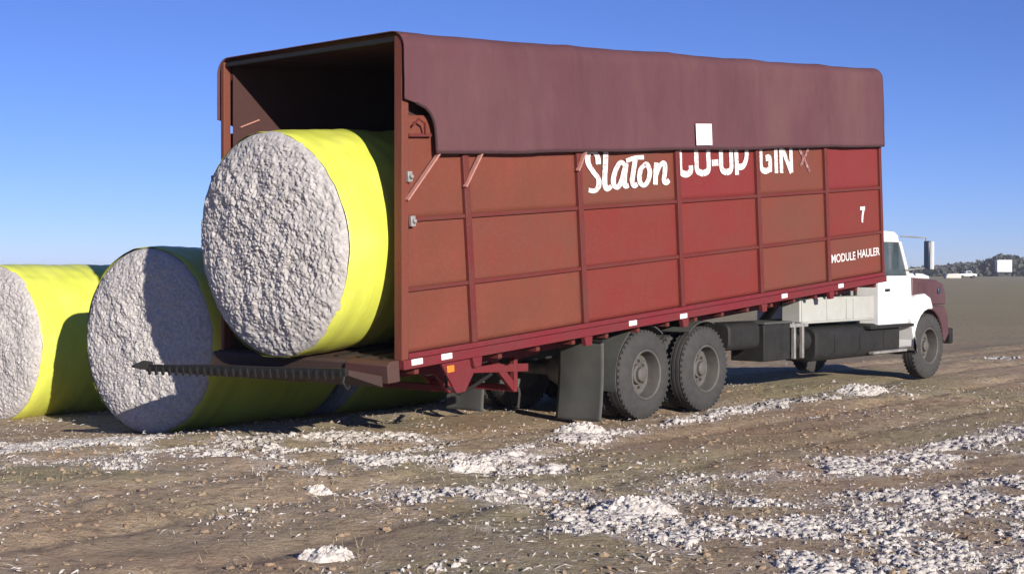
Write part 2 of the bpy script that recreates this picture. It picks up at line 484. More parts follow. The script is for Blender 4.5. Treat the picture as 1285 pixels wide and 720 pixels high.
def fluff_h(x, y, d):
    """height of the loose cotton above the soil, negative where there is none"""
    wx = (fbm(x*14, y*14, 201, 3) - 0.5) * 0.07; wy = (fbm(x*14 + 50, y*14, 202, 3) - 0.5) * 0.07
    w1, h1 = worley((x + wx)*11, (y + wy)*11, 210)
    w2, h2 = worley((x + wy)*27, (y + wx)*27, 211)
    fine = fbm(x*55, y*55, 231, 3)
    w3, h3 = worley((x - wx)*60, (y - wy)*60, 212)
    big = fbm(x*2.6, y*2.6, 220, 3)
    v = 0.55*(0.62 - w1)*(0.35 + h1) + 0.42*(0.6 - w2)*(0.3 + h2) + 0.18*(0.6 - w3)*h3 + 0.55*(big - 0.52) + 0.75*(fbm(x*24, y*24, 230, 4) - 0.5) + 0.5*(fine - 0.5)
    return v - (0.66 - 0.66*d)

def fluff_sheet(x0, x1, y0, y1, st, amp):
    gx, gy = np.meshgrid(np.arange(x0, x1, st), np.arange(y0, y1, st))
    gx = gx + (_hash((gx*997).astype(np.int64), (gy*991).astype(np.int64), 5) - 0.5)*st*0.6
    gy = gy + (_hash((gx*883).astype(np.int64), (gy*877).astype(np.int64), 6) - 0.5)*st*0.6
    ok = in_view(gx, gy)
    d = np.where(ok, lint_density(gx, gy), 0)
    h = np.where(d > 0.04, fluff_h(gx, gy, d), -1)
    n, m = gx.shape
    keep = (h > 0.0)
    cell = (keep[:-1, :-1].astype(int) + keep[:-1, 1:] + keep[1:, :-1] + keep[1:, 1:]) >= 2
    ii, jj = np.nonzero(cell)
    q = np.stack([ii*m + jj, ii*m + jj + 1, (ii+1)*m + jj + 1, (ii+1)*m + jj], -1)
    hz = np.where(h > 0, amp * np.power(np.clip(h, 0, 1), 0.6) + 0.004, -0.012)
    z = ground_h(gx, gy) + hz
    used = np.unique(q); remap = np.zeros(n*m, np.int64); remap[used] = np.arange(len(used))
    co = np.stack([gx, gy, z], -1).reshape(-1, 3)[used]
    return co, remap[q]
parts = []; base = 0; qs = []
for args in ((-4.8, 6.2, 7.0, 10.4, 0.011, 0.044), (-6.4, 7.4, 10.4, 13.6, 0.014, 0.046), (-8.5, 9.6, 13.6, 17.2, 0.02, 0.055), (-8.0, 12.8, 17.2, 29.0, 0.035, 0.08)):
    co, q = fluff_sheet(*args); parts.append(co); qs.append(q + base); base += len(co)
o = raw_obj("loose_cotton", np.concatenate(parts), np.concatenate(qs), M["lint"], smooth=True); o["kind"] = "stuff"
print("fluff quads", sum(len(q) for q in qs))

NC = 40000
px = RNG.uniform(-8, 13, NC); py = 7.2 + (RNG.random(NC) ** 1.5) * 22
dn = lint_density(px, py)
keep = (RNG.random(NC) < dn * 0.45 + 0.008) & in_view(px, py)
px, py, dn = px[keep], py[keep], dn[keep]
sz = 0.004 + 0.011 * RNG.random(len(px)) ** 2.5
protos, f = lumps(1, 14, 0.5, 3)
scatter("cotton_specks", np.stack([px, py, ground_h(px, py) + sz*0.4], -1), sz, protos, f, M["lint"], 0.7, RNG, True)

NW = 90000
px = RNG.uniform(-8, 13, NW); py = 7.2 + (RNG.random(NW) ** 1.6) * 14
dn = lint_density(px, py)
keep = (RNG.random(NW) < dn * 0.9 + 0.002) & in_view(px, py)
px, py = px[keep], py[keep]; nw = len(px)
aa = RNG.uniform(0, 2*np.pi, nw); ln = 0.010 + 0.032 * RNG.random(nw)**1.6; wd = 0.0015 + 0.0035 * RNG.random(nw)
z0 = ground_h(px, py) + RNG.random(nw)**2 * 0.030 + 0.004
dx, dy = np.cos(aa)*ln, np.sin(aa)*ln; ox, oy = -np.sin(aa)*wd, np.cos(aa)*wd
bend = RNG.normal(0, 0.35, nw)
tl = RNG.normal(0.25, 0.5, nw) * ln
V = np.stack([np.stack([px - dx, py - dy, z0], -1), np.stack([px + ox - dy*bend, py + oy + dx*bend, z0 + np.abs(tl)*0.8 + wd], -1),
              np.stack([px + dx, py + dy, z0 + tl], -1), np.stack([px - ox - dy*bend, py - oy + dx*bend, z0 + np.abs(tl)*0.8 - wd], -1)], 1)
o = raw_obj("cotton_wisps", V.reshape(-1, 3), np.arange(nw*4).reshape(-1, 4), M["lint"], smooth=False); o["kind"] = "stuff"

def tuft(x, y, rad, hgt, seed, label):
    """a soft heap: one lumpy skin"""
    n, m = 70, 150
    rr, th = np.meshgrid(np.linspace(0.001, 1, n), np.linspace(0, 2*np.pi, m, endpoint=False), indexing='ij')
    edge = 0.70 + 0.55 * fbm(np.cos(th)*1.7 + seed, np.sin(th)*1.7 + seed, seed, 4)
    X = rr * rad * edge * np.cos(th) * 1.15; Y = rr * rad * edge * np.sin(th)
    wx = (fbm(X*16 + seed, Y*16, 301, 3) - 0.5) * 0.06
    w1, h1 = worley((X + wx)*13 + seed, (Y - wx)*13, 310 + seed); w2, h2 = worley((X - wx)*32, (Y + wx)*32 + seed, 311 + seed)
    prof_ = (1 - rr**2.2) ** 0.8
    Z = hgt * prof_ * (0.45 + 0.75*fbm(X*5 + seed, Y*5, 320 + seed, 3)) + (0.045*(0.55 - w1)*(0.4 + h1) + 0.028*(0.5 - w2)*(0.4 + h2)) * (1 - rr**6) - 0.02*rr**6
    k = 0.25 + 0.75*prof_
    X = X + 0.035*(fbm(X*22, Y*22 + Z*30, 330 + seed, 3) - 0.5)*k; Y = Y + 0.035*(fbm(X*22 + 9, Y*22 + Z*30, 331 + seed, 3) - 0.5)*k
    g0 = gh1(x, y)
    Z = Z + ground_h(x + X, y + Y) - g0
    o = grid_obj("cotton_tuft", X, Y, Z, M["lint"], wrap=True)
    o.location = (x, y, g0); tag(o, label, "cotton tuft", "tufts of spilt cotton on the ground")
tuft(0.86, 9.95, 0.30, 0.10, 1, "biggest white tuft of loose cotton, at the near edge of the wide right spill")
tuft(0.72, 14.85, 0.26, 0.09, 2, "white tuft of loose cotton lying just in front of the grey mud flap")
tuft(-1.13, 8.32, 0.17, 0.05, 3, "white tuft of loose cotton at the bottom edge, nearest to the viewer")
tuft(-0.37, 12.4, 0.22, 0.07, 4, "flat white tuft of loose cotton where the windrow starts below the hinge frame")
tuft(-1.55, 11.05, 0.11, 0.04, 5, "lone small white tuft of cotton on bare soil before the bales")
tuft(5.0, 19.7, 0.36, 0.10, 6, "white tuft of loose cotton at the windrow's far end below the tank")

NS = 9000
sx = RNG.uniform(-6, 9, NS * 2); sy = 7.0 + RNG.random(NS * 2) ** 1.6 * 14
k = in_view(sx, sy) & (fbm(sx*0.8, sy*0.8, 61, 3) > 0.42)
sx, sy = sx[k], sy[k]
ss = 0.005 + 0.024 * RNG.random(len(sx)) ** 5
pr2, f2 = lumps(1, 8, 0.3, 5)
scatter("soil_clods", np.stack([sx, sy, ground_h(sx, sy) + ss*0.15], -1), ss, pr2, f2, M["clod"], 0.7, RNG, False)

# dry stubble blades
NB = 6000
bx = RNG.uniform(-6, 9, NB); by = 7.0 + RNG.random(NB) ** 1.5 * 13
k = in_view(bx, by) & (fbm(bx*0.7, by*0.7, 90, 3) + 0.25 * RNG.random(NB) > 0.60)
bx, by = bx[k], by[k]; nb = len(bx)
ang = RNG.uniform(0, 2*np.pi, nb); hh = 0.03 + 0.07 * RNG.random(nb)**2; ww = 0.003 + 0.004 * RNG.random(nb)
lean = RNG.normal(0, 0.05, (nb, 2)); bz = ground_h(bx, by) - 0.01
c_, s_ = np.cos(ang) * ww, np.sin(ang) * ww
V = np.stack([np.stack([bx - c_, by - s_, bz], -1), np.stack([bx + c_, by + s_, bz], -1),
              np.stack([bx + lean[:, 0], by + lean[:, 1], bz + hh], -1)], 1)
ob = raw_obj("dry_stubble", V.reshape(-1, 3), np.arange(nb*3).reshape(-1, 3), M["stubble"], smooth=False)
ob["kind"] = "stuff"

# ------------------------------------------------------------------ bales
def make_bale(name, rad, length, seed, squash=0.0, round_edge=0.09, rough=0.03):
    """axis along local +X, face at x=0 looking along -X, resting on z=0"""
    root = empty(name, (0, 0, 0))
    def shape(yy, zz):                       # flattens the underside, widens a little
        z2 = zz.copy()
        lim = -rad * (1 - squash)
        z2 = np.where(z2 < lim, lim + (z2 - lim) * 0.15, z2)
        return yy * (1 + squash * 0.12), z2 + rad * (1 - squash) + 0.0
    n = 160
    th = np.linspace(0, 2*np.pi, n, endpoint=False)
    xs_ = np.array([0.075, 0.085, 0.10, 0.13, 0.17]); rs_ = np.array([rad - 0.020, rad - 0.015, rad - 0.010, rad - 0.004, rad])
    mid = np.linspace(0.17, length - 0.17, 46)[1:-1]
    X1 = np.concatenate([xs_, mid, length - xs_[::-1]]); R1 = np.concatenate([rs_, np.full(len(mid), rad), rs_[::-1]])
    XX, TT = np.meshgrid(X1, th, indexing='ij'); RR = np.repeat(R1[:, None], n, 1)
    cs, sn = np.cos(TT), np.sin(TT)
    wr = (fbm(XX*5 + seed, cs*1.6 + sn*1.1 + 9, seed, 3) - 0.5) * 0.030 + (fbm(XX*1.2, cs*2 + 5 + sn*2.3, seed + 3, 3) - 0.5) * 0.05
    wr = wr + 0.003 * np.sin(XX * 26 + 3*np.sin(TT*2))
    edge = np.exp(-(XX - 0.075) / 0.05)
    wr = wr + edge * (fbm(cs*9 + 3, sn*9, seed + 8, 2) - 0.5) * 0.015
    RR = RR + wr
    Y, Z = shape(RR * cs, RR * sn)
    grid_obj("wrap", XX + edge * (fbm(cs*6, sn*6, seed + 4, 3) - 0.5) * 0.025, Y, Z, M["wrap"], root, wrap=True)
    # the two cotton faces
    for side in (0, 1):
        m = 150; nt = 460
        rr = np.sqrt(np.linspace(0.0004, 1, m)) if side else np.linspace(0.01, 1, m)
        nt = nt if not side else 80
        th2 = np.linspace(0, 2*np.pi, nt, endpoint=False)
        QR, QT = np.meshgrid(rr, th2, indexing='ij')
        r_in = rad - 0.017
        yy = QR * r_in * np.cos(QT); zz = QR * r_in * np.sin(QT)
        dome = 0.13 * (1 - QR**5) ** 0.5 + 0.05 * (1 - QR**2)
        wx = (fbm(yy*9, zz*9, seed + 31, 3) - 0.5) * 0.10; wz = (fbm(yy*9 + 40, zz*9, seed + 32, 3) - 0.5) * 0.10
        d1, h1 = worley((yy + wx)/0.060 + seed, (zz + wz)/0.052, seed); d2, h2 = worley((yy + wz)/0.028 + seed, (zz + wx)/0.026 + 7, seed + 2)
        pits = -0.9 * np.exp(-(d1/0.26)**2) * (h1 > 0.55) * h1; knobs = 0.75 * np.exp(-(d2/0.42)**2) * (h2 > 0.5) * h2
        bumpv = rough * (pits + knobs + 1.5*(fbm(yy*13, zz*13, seed + 40, 3) - 0.5) + 0.9*(fbm(yy*38, zz*34, seed + 41, 3) - 0.5)) + (fbm(yy*3, zz*3, seed + 6, 3) - 0.5) * 0.09 * (1 - QR**4)
        xx = 0.105 - (dome + bumpv * np.clip((1.02 - QR) * 12, 0.25, 1))
        if side: xx = length - xx
        Y, Z = shape(yy, zz)
        grid_obj("cotton_face", xx, Y, Z, M["cotton"], root, wrap=True)
    return root

RZ = math.pi / 2 - AZ
BED_O = Vector((-4.1815, -0.12, 0.8977)); TILT = 0.0753
def truck_pt(a, l, u): return ROOT + FWD * a + LEFT * l + Vector((0, 0, u))
def bed_pt(s, q, u):
    ct, st = math.cos(TILT), math.sin(TILT)
    return truck_pt(BED_O.x + s*ct - u*st, BED_O.y + q, BED_O.z + s*st + u*ct)

bale = make_bale("cotton_bale", 1.125, 2.45, 21, 0.02, rough=0.023)
bale.location = bed_pt(-0.42, 1.38, 0.022)
bale.rotation_euler = (Matrix.Rotation(RZ, 4, 'Z') @ Matrix.Rotation(-TILT, 4, 'Y')).to_euler()
tag(bale, "round yellow wrapped cotton bale riding inside the open rear of the red truck bed", "cotton bale", "round cotton bales in yellow wrap")
def ground_bale(a, l, yaw, rad, seed, length, squash, label):
    b = make_bale("cotton_bale", rad, length, seed, squash, rough=0.021)
    p = truck_pt(a, l, 0); b.location = (p.x, p.y, gh1(p.x, p.y) - 0.01 if False else -0.34*(1-math.exp(-max(l-2.75, 0)/2.6)) - 0.01)
    b.rotation_euler = (0, 0, RZ + yaw)
    tag(b, label, "cotton bale", "round cotton bales in yellow wrap")
    return b
ground_bale(-3.84, 4.55, R(6), 1.12, 45, 2.45, 0.03, "round yellow wrapped cotton bale on the ground half in the truck's shadow beside its tail")
ground_bale(-1.15, 4.75, R(4), 1.10, 83, 2.45, 0.04, "round yellow wrapped cotton bale mostly hidden behind the truck, seen in shade under its tail")
ground_bale(-3.55, 8.6, R(4), 1.10, 63, 2.45, 0.05, "round yellow wrapped cotton bale on the ground at the left edge, farthest from the truck")

# ------------------------------------------------------------------ the truck
truck = empty("cotton_truck", ROOT, RZ)
tag(truck, "red cotton hauling truck with tilted tarpaulin covered bed and white cab", "truck")
def box(name, mat, a0, a1, l0, l1, u0, u1, parent=None, bevel=0.008):
    return MB().box(a0, a1, l0, l1, u0, u1).build(name, mat, parent or truck, bevel)

# wheels -------------------------------------------------------------
def make_wheel(rad=0.52, w=0.27, seed=0):
    """axis on local Y, outer side towards -Y, centre at origin"""
    h = w / 2
    prof = [(-h + 0.03, 0.285), (-h + 0.006, 0.31), (-h, 0.36), (-h + 0.004, 0.42), (-h + 0.022, 0.475), (-h + 0.045, rad - 0.012),
            (-h + 0.06, rad), (-0.07, rad + 0.004), (-0.065, rad - 0.012), (-0.05, rad - 0.012), (-0.045, rad + 0.005), (-0.008, rad + 0.005),
            (-0.004, rad - 0.012), (0.004, rad - 0.012), (0.008, rad + 0.005), (0.045, rad + 0.005), (0.05, rad - 0.012), (0.065, rad - 0.012),
            (0.07, rad + 0.004), (h - 0.06, rad), (h - 0.045, rad - 0.012), (h - 0.022, 0.475), (h, 0.36), (h - 0.03, 0.285)]
    b = MB(); b.lathe_y(prof, 56, closed=True)
    for k in range(44):                        # shoulder lugs
        a = 2*math.pi*k/44
        for sgn in (-1, 1):
            b.bar((math.cos(a)*(rad-0.013), sgn*(h-0.035), math.sin(a)*(rad-0.013)), (math.cos(a)*(rad-0.013), sgn*(h-0.075), math.sin(a)*(rad-0.013)),
                  0.03, 0.03, (math.cos(a), 0, math.sin(a)))
    wheel = b.build("wheel", M["rubber"], truck, 0, 25)
    rim = MB(); rim.lathe_y([(-h + 0.012, 0.300), (-h + 0.004, 0.288), (-h + 0.012, 0.272), (-h + 0.06, 0.262), (h - 0.10, 0.255), (h - 0.085, 0.20), (h - 0.10, 0.15),
                             (h - 0.10, 0.0001), (h - 0.08, 0.0001), (h - 0.08, 0.15), (h - 0.065, 0.20), (h - 0.07, 0.27), (h - 0.03, 0.29)], 40, caps=False)
    ro = rim.build("rim", M["rim"], wheel, 0, 35)
    hub = MB(); hub.lathe_y([(h - 0.10, 0.12), (h - 0.15, 0.115), (h - 0.165, 0.09), (h - 0.20, 0.085), (h - 0.215, 0.06), (h - 0.215, 0.001)], 24)
    for k in range(10):
        a = 2*math.pi*k/10
        hub.tube([(0.165*math.cos(a), h - 0.095, 0.165*math.sin(a)), (0.165*math.cos(a), h - 0.135, 0.165*math.sin(a))], 0.016, 6)
    hub.build("hub", M["rim"], wheel, 0, 35)
    return wheel
w0 = make_wheel()
w0.location = (0, 0.135, 0.52)
def put_wheel(a, l, flip, steer=0.0, spin=0.0):
    w = copy_tree(w0, truck)
    w.location = (a, l, 0.52)
    w.rotation_euler = (0, spin, math.pi * flip + steer)
    return w
put_wheel(1.30, 0.135, 0, spin=0.4)
for a in (0, 1.30):
    put_wheel(a, 0.455, 0, spin=0.2); put_wheel(a, 2.42 - 0.135, 1, spin=0.3); put_wheel(a, 2.42 - 0.455, 1)
put_wheel(8.04, 0.19, 0, R(-3), 0.5); put_wheel(8.04, 2.23, 1, R(-3), 0.1)

# chassis ------------------------------------------------------------
for l in (0.80, 1.62):
    b = MB(); b.box(-1.45, 8.75, l - 0.005, l + 0.005, 0.72, 0.98); b.box(-1.45, 8.75, l - 0.04 if l > 1.2 else l + 0.006, l - 0.006 if l > 1.2 else l + 0.04, 0.965, 0.978)
    b.box(-1.45, 8.75, l - 0.04 if l > 1.2 else l + 0.006, l - 0.006 if l > 1.2 else l + 0.04, 0.722, 0.735)
    b.build("chassis_rail", M["dark_steel"], truck, 0)
for a in (-1.3, 0.65, 2.8, 4.6, 6.4):
    box("cross_member", M["dark_steel"], a - 0.06, a + 0.06, 0.845, 1.575, 0.75, 0.95)
for a in (0.0, 1.30):
    b = MB(); b.tube([(a, 0.30, 0.52), (a, 2.12, 0.52)], 0.075, 14)
    b.lathe_y([(-0.26, 0.09), (-0.2, 0.15), (-0.1, 0.2), (0.1, 0.2), (0.2, 0.15), (0.26, 0.09)], 20, (a, 1.21, 0.52))
    b.build("rear_axle", M["grey_metal"], truck, 0)
MB().tube([(8.04, 0.35, 0.48), (8.04, 0.5, 0.42), (8.04, 1.9, 0.42), (8.04, 2.07, 0.48)], 0.055, 10).build("front_axle", M["dark_steel"], truck)
MB().tube([(1.55, 1.21, 0.60), (6.5, 1.21, 0.80)], 0.06, 12).build("drive_shaft", M["dark_steel"], truck)
for l in (0.70, 1.72):
    b = MB()
    for k in range(5):
        hw = 0.85 - 0.13*k
        b.box(0.65 - hw, 0.65 + hw, l - 0.05, l + 0.05, 0.64 + 0.021*k, 0.66 + 0.021*k)
    b.build("leaf_spring", M["dark_steel"], truck)

def mud_flap(l0, l1):
    n, m = 16, 24
    L_, U_ = np.meshgrid(np.linspace(l0, l1, n), np.linspace(0.035, 0.93, m))
    A_ = -0.86 - 0.05*(1 - U_) + 0.012*np.sin(L_*9 + U_*2) + 0.02*np.sin(U_*3.5)
    o = grid_obj("mud_flap", A_, L_, U_, M["flap"], truck)
    s = o.modifiers.new("solidify", 'SOLIDIFY'); s.thickness = 0.014
    o2 = MB().box(-0.90, -0.84, l0 - 0.02, l1 + 0.02, 0.935, 0.965).build("flap_hanger", M["dark_steel"], o, 0.004)
mud_flap(0.0, 0.645); mud_flap(1.78, 2.42)
def fender(ac, a0, a1, l0, l1, r=0.585):
    poly = []
    aa = np.linspace(R(a0), R(a1), 22)
    for q in aa: poly.append((ac + r*math.cos(q), 0.52 + r*math.sin(q)))
    for q in aa[::-1]: poly.append((ac + (r+0.012)*math.cos(q), 0.52 + (r+0.012)*math.sin(q)))
    b = MB()
    n = len(aa)
    vs = [(x, l0, z) for x, z in poly] + [(x, l1, z) for x, z in poly]
    fs = []
    N = len(poly)
    for i in range(n - 1):
        fs.append((i, i+1, N-2-i, N-1-i)); fs.append((N+i, N+N-1-i, N+N-2-i, N+i+1))
    for i in range(N):
        j = (i+1) % N; fs.append((i, i+N, j+N, j))
    b.add(vs, fs)
    return b.build("wheel_fender", M["flap"], truck, 0)
for l0, l1 in ((0.03, 0.60), (1.82, 2.39)):
    fender(0.0, 52, 196, l0, l1); fender(1.30, 70, 128, l0, l1)

# tanks and boxes along the right side ---------------------------------
def round_tank(name, a0, a1, l0, l1, u0, u1, rad, mat, dark=None):
    poly = []
    for (cl, cu, st) in ((l1 - rad, u1 - rad, 0), (l0 + rad, u1 - rad, 90), (l0 + rad, u0 + rad, 180), (l1 - rad, u0 + rad, 270)):
        for k in range(7):
            q = R(st + 15*k); poly.append((cl + rad*math.cos(q), cu + rad*math.sin(q)))
    n = len(poly); vs = []; fs = []
    rings = [(a0, 0.9), (a0 + 0.025, 1.0), (a1 - 0.025, 1.0), (a1, 0.9)]
    cl_, cu_ = (l0+l1)/2, (u0+u1)/2
    for a, s in rings:
        for y, z in poly: vs.append((a, cl_ + (y-cl_)*s, cu_ + (z-cu_)*s))
    for i in range(3):
        for k in range(n):
            fs.append((i*n+k, i*n+(k+1) % n, (i+1)*n+(k+1) % n, (i+1)*n+k))
    fs.append(tuple(range(n))); fs.append(tuple(range(3*n, 4*n)))
    return MB().add(vs, fs).build(name, mat, truck, 0)
tk = round_tank("fuel_tank", 4.35, 7.05, 0.12, 0.72, 0.44, 0.93, 0.13, M["dark_steel"])
for a in (4.9, 5.7, 6.5):
    MB().box(a - 0.03, a + 0.03, 0.11, 0.122, 0.56, 0.82).build("tank_strap", M["dark_steel"], tk, 0.003)
box("step_plate", M["dark_steel"], 5.85, 7.35, 0.02, 0.14, 0.86, 0.91)
box("step_plate", M["grey_metal"], 5.95, 7.1, 0.02, 0.118, 0.48, 0.52)
round_tank("air_tank", 1.98, 2.75, 0.10, 0.55, 0.70, 1.06, 0.1, M["dark_steel"])
bb = box("battery_box", M["dark_steel"], 2.85, 3.55, 0.1, 0.62, 0.52, 1.02, bevel=0.015)
MB().box(2.83, 3.57, 0.08, 0.64, 1.021, 1.05).build("lid", M["flap"], bb, 0.006)
b = MB()
for a in (3.72, 3.95):
    b.bar((a, 0.14, 0.52), (a, 0.14, 1.0), 0.05, 0.05); b.bar((a, 0.14, 1.0), (a, 0.60, 1.0), 0.05, 0.05)
b.bar((3.6, 0.14, 0.98), (4.1, 0.14, 0.98), 0.04, 0.05)
b.build("step_bracket", M["grey_metal"], truck, 0.004)
MB().tube([(3.83, 0.3, 0.75), (4.25, 0.3, 0.75)], 0.15, 16).build("air_filter", M["dark_steel"], truck)
tb = box("tool_box", M["pale_metal"], 3.95, 6.25, 0.17, 0.46, 0.99, 1.36, bevel=0.012)
for a0, a1 in ((3.99, 4.70), (4.73, 5.30), (5.33, 5.52), (5.55, 6.21)):
    MB().box(a0, a1, 0.158, 0.169, 1.02, 1.33).build("box_door", M["pale_metal"], tb, 0.004)
# hoist between the frame and the bed
MB().tube([(4.6, 1.21, 0.9), (5.35, 1.21, 1.42)], 0.07, 12).build("hoist_cylinder", M["grey_metal"], truck)
for l in (0.45, 1.9):
    MB().bar((4.05, l, 0.98), (4.05, l, 1.42), 0.07, 0.07).build("hoist_post", M["grey_metal"], truck, 0.004)
# rear hinge frame, red tubes
b = MB()
for l in (0.60, 1.86):
    b.bar((-3.2, l, 0.72), (-1.5, l, 0.66), 0.06, 0.09)
    b.bar((-2.25, l, 0.92), (-1.72, l, 0.44), 0.05, 0.09)
    b.bar((-1.72, l, 1.0), (-1.72, l, 0.40), 0.06, 0.07)
    b.bar((-3.15, l, 0.90), (-2.75, l, 0.48), 0.05, 0.08)
    b.bar((-1.75, l, 0.80), (-1.3, l, 0.86), 0.06, 0.1)
b.bar((-2.75, 0.6, 0.5), (-2.75, 1.86, 0.5), 0.07, 0.07)
b.bar((-1.72, 0.6, 0.44), (-1.72, 1.86, 0.44), 0.07, 0.07)
b.build("hinge_frame", M["rail_red"], truck, 0.006)
MB().tube([(-2.7, 1.0, 0.66), (-1.5, 1.0, 0.78)], 0.05, 10).build("hydraulic_ram", M["grey_metal"], truck)
MB().tube([(-3.0, 0.42, 0.70), (-3.0, 0.42, 0.55), (-2.8, 0.42, 0.46), (-2.6, 0.42, 0.52), (-2.3, 0.42, 0.64)], 0.02, 8).build("hydraulic_hose", M["chain"], truck)

# cab ------------------------------------------------------------------
def strip(bm, poly, y0, y1): bm.prism(poly, y0, y1)
b = MB()
CA0, CA1, CL0, CL1 = 6.35, 7.50, 0.14, 2.28
b.prism([(CA0, 0.90), (CA0, 1.66), (CA1, 1.66), (CA1 + 0.02, 1.3), (CA1, 0.90)], CL0, CL1)                    # lower body
b.prism([(CA0 + 0.01, 2.18), (CA0 + 0.05, 2.30), (CA0 + 0.2, 2.36), (7.0, 2.35), (7.12, 2.30), (7.17, 2.18)], CL0 + 0.05, CL1 - 0.05)  # roof
for l0, l1 in ((CL0 + 0.01, CL0 + 0.06), (CL1 - 0.06, CL1 - 0.01)):
    b.prism([(CA0 + 0.002, 1.655), (CA0 + 0.012, 2.20), (CA0 + 0.10, 2.20), (CA0 + 0.10, 1.655)], l0, l1)       # rear pillar
    b.prism([(CA1 - 0.10, 1.655), (7.09, 2.20), (7.165, 2.20), (CA1 - 0.01, 1.655)], l0, l1)                    # front pillar
b.box(CA0 + 0.012, CA0 + 0.05, CL0 + 0.06, 0.65, 1.655, 2.2); b.box(CA0 + 0.012, CA0 + 0.05, 1.77, CL1 - 0.06, 1.655, 2.2)
cab = b.build("cab", M["white"], truck, 0.03, 40, seg=3)
MB().box(CA0 + 0.02, CA0 + 0.03, 0.651, 1.769, 1.668, 2.178).build("rear_window", M["glass"], cab)
for l, d in ((CL0, -1), (CL1, 1)):
    y0 = l - 0.016 if d < 0 else l + 0.002
    dr = MB().prism([(CA0 + 0.12, 0.97), (CA0 + 0.12, 1.64), (CA1 - 0.10, 1.64), (CA1 - 0.06, 1.25), (CA1 - 0.12, 0.97)], y0, y0 + 0.014).build("door", M["white"], cab, 0.005)
    MB().box(CA0 + 0.18, CA0 + 0.30, y0 - 0.03 if d < 0 else y0 + 0.016, y0 - 0.002 if d < 0 else y0 + 0.04, 1.40, 1.43).build("handle", M["dark_steel"], dr, 0.005) if False else None
    MB().box(CA0 + 0.17, CA0 + 0.30, y0 - 0.03 if d < 0 else y0 + 0.0145, y0 - 0.0005 if d < 0 else y0 + 0.044, 1.42, 1.46).build("door_handle", M["dark_steel"], cab, 0.005)
    ymid = l - d * 0.035
    MB().prism([(CA0 + 0.102, 1.662), (CA0 + 0.102, 2.178), (7.085, 2.178), (CA1 - 0.105, 1.662)], ymid - 0.004, ymid + 0.004).build("side_window", M["glass"], cab)
# windscreen
MB().add([(CA1 - 0.045, CL0 + 0.062, 1.662), (CA1 - 0.045, CL1 - 0.062, 1.662), (7.13, CL1 - 0.062, 2.178), (7.13, CL0 + 0.062, 2.178)], [(0, 1, 2, 3)]).build("windscreen", M["glass"], cab)
for l in (0.5, 0.7):
    MB().tube([(CA0 - 0.07, l, 0.95), (CA0 - 0.07, l, 1.62)], 0.028 if l < 0.6 else 0.018, 10).build("exhaust_pipe", M["dark_steel"], cab)
MB().tube([(7.3, 0.16, 1.75), (7.55, -0.08, 1.78), (7.55, -0.08, 2.26), (7.2, 0.18, 2.28)], 0.012, 8).build("mirror_arm", M["grey_metal"], cab)
mr = MB().box(7.53, 7.59, -0.145, -0.05, 1.75, 2.21).build("mirror", M["mirror_back"], cab, 0.015)
MB().box(7.545, 7.58, -0.205, -0.147, 1.76, 2.20).build("mirror", M["white"], cab, 0.01)
MB().tube([(7.3, 2.26, 1.75), (7.42, 2.5, 1.80), (7.42, 2.5, 2.22), (7.2, 2.24, 2.28)], 0.012, 8).build("mirror_arm", M["grey_metal"], cab)
MB().box(7.40, 7.46, 2.46, 2.62, 1.79, 2.21).build("mirror", M["mirror_back"], cab, 0.015)
for l in (0.6, 1.21, 1.82):
    MB().box(6.78, 6.88, l - 0.05, l + 0.05, 2.352, 2.40).build("roof_lamp", M["amber"], cab, 0.012)
# hood and front
MB().prism([(CA1 + 0.022, 0.95), (CA1 + 0.022, 1.17), (8.83, 1.17), (8.85, 0.80), (8.4, 0.80)], 0.50, 1.92).build("engine_bay", M["dark_steel"], truck, 0.01)
hood = MB().prism([(CA1 + 0.022, 1.175), (CA1 + 0.022, 1.63), (8.45, 1.585), (8.70, 1.52), (8.80, 1.40), (8.83, 1.175)], 0.13, 2.29).build("hood", M["maroon"], truck, 0.03, 40, seg=3)
MB().prism([(CA1 + 0.03, 1.622), (CA1 + 0.03, 1.70), (8.0, 1.69), (8.22, 1.655), (8.26, 1.60)], 0.16, 2.26).build("hood_top", M["white"], hood, 0.02, 40)
for y in (0.105, 2.285):
    MB().box(8.46, 8.56, y, y + 0.03, 1.36, 1.46).build("marker_lamp", M["mirror_back"], hood, 0.012)
for k in range(5):
    MB().box(7.72, 8.05, 0.118, 0.131, 1.395 + k*0.035, 1.41 + k*0.035).build("louvre", M["maroon"], hood, 0.003)
MB().box(8.872, 8.90, 0.62, 1.80, 0.86, 1.42).build("grille", M["dark_steel"], hood, 0.01)
for l in (0.40, 2.02):
    hd = MB(); hd.lathe_y([(0, 0.001), (0.02, 0.08), (0.04, 0.09), (0.05, 0.09)], 18)
    o = hd.build("headlight", M["reflector"], truck); o.rotation_euler = (0, 0, R(90)); o.location = (8.86, l, 1.05)
def front_fender(l0, l1):
    cx, cz, r = 8.04, 0.52, 0.60
    pts = [(7.52, 0.46), (7.40, 0.78), (7.36, 0.93), (7.30, 1.24), (7.55, 1.35), (7.85, 1.37), (8.06, 1.30), (8.14, 1.165)]
    arc = [(cx + r*math.cos(R(q)), cz + r*math.sin(R(q))) for q in (80, 95, 110, 125, 140, 155, 168, 180)]
    poly = pts + arc
    o = MB().prism(poly, l0, l1).build("front_fender", M["white"], truck, 0.02, 40)
    pts2 = [(8.15, 1.16), (8.3, 1.165), (8.66, 1.16), (8.78, 1.0), (8.84, 0.70), (8.66, 0.55)]
    arc2 = [(cx + r*math.cos(R(q)), cz + r*math.sin(R(q))) for q in (8, 22, 36, 50, 64, 77)]
    MB().prism(pts2 + arc2, l0 + 0.02, l1).build("front_fender", M["maroon"], truck, 0.02, 40)
front_fender(0.06, 0.495); front_fender(1.925, 2.36)
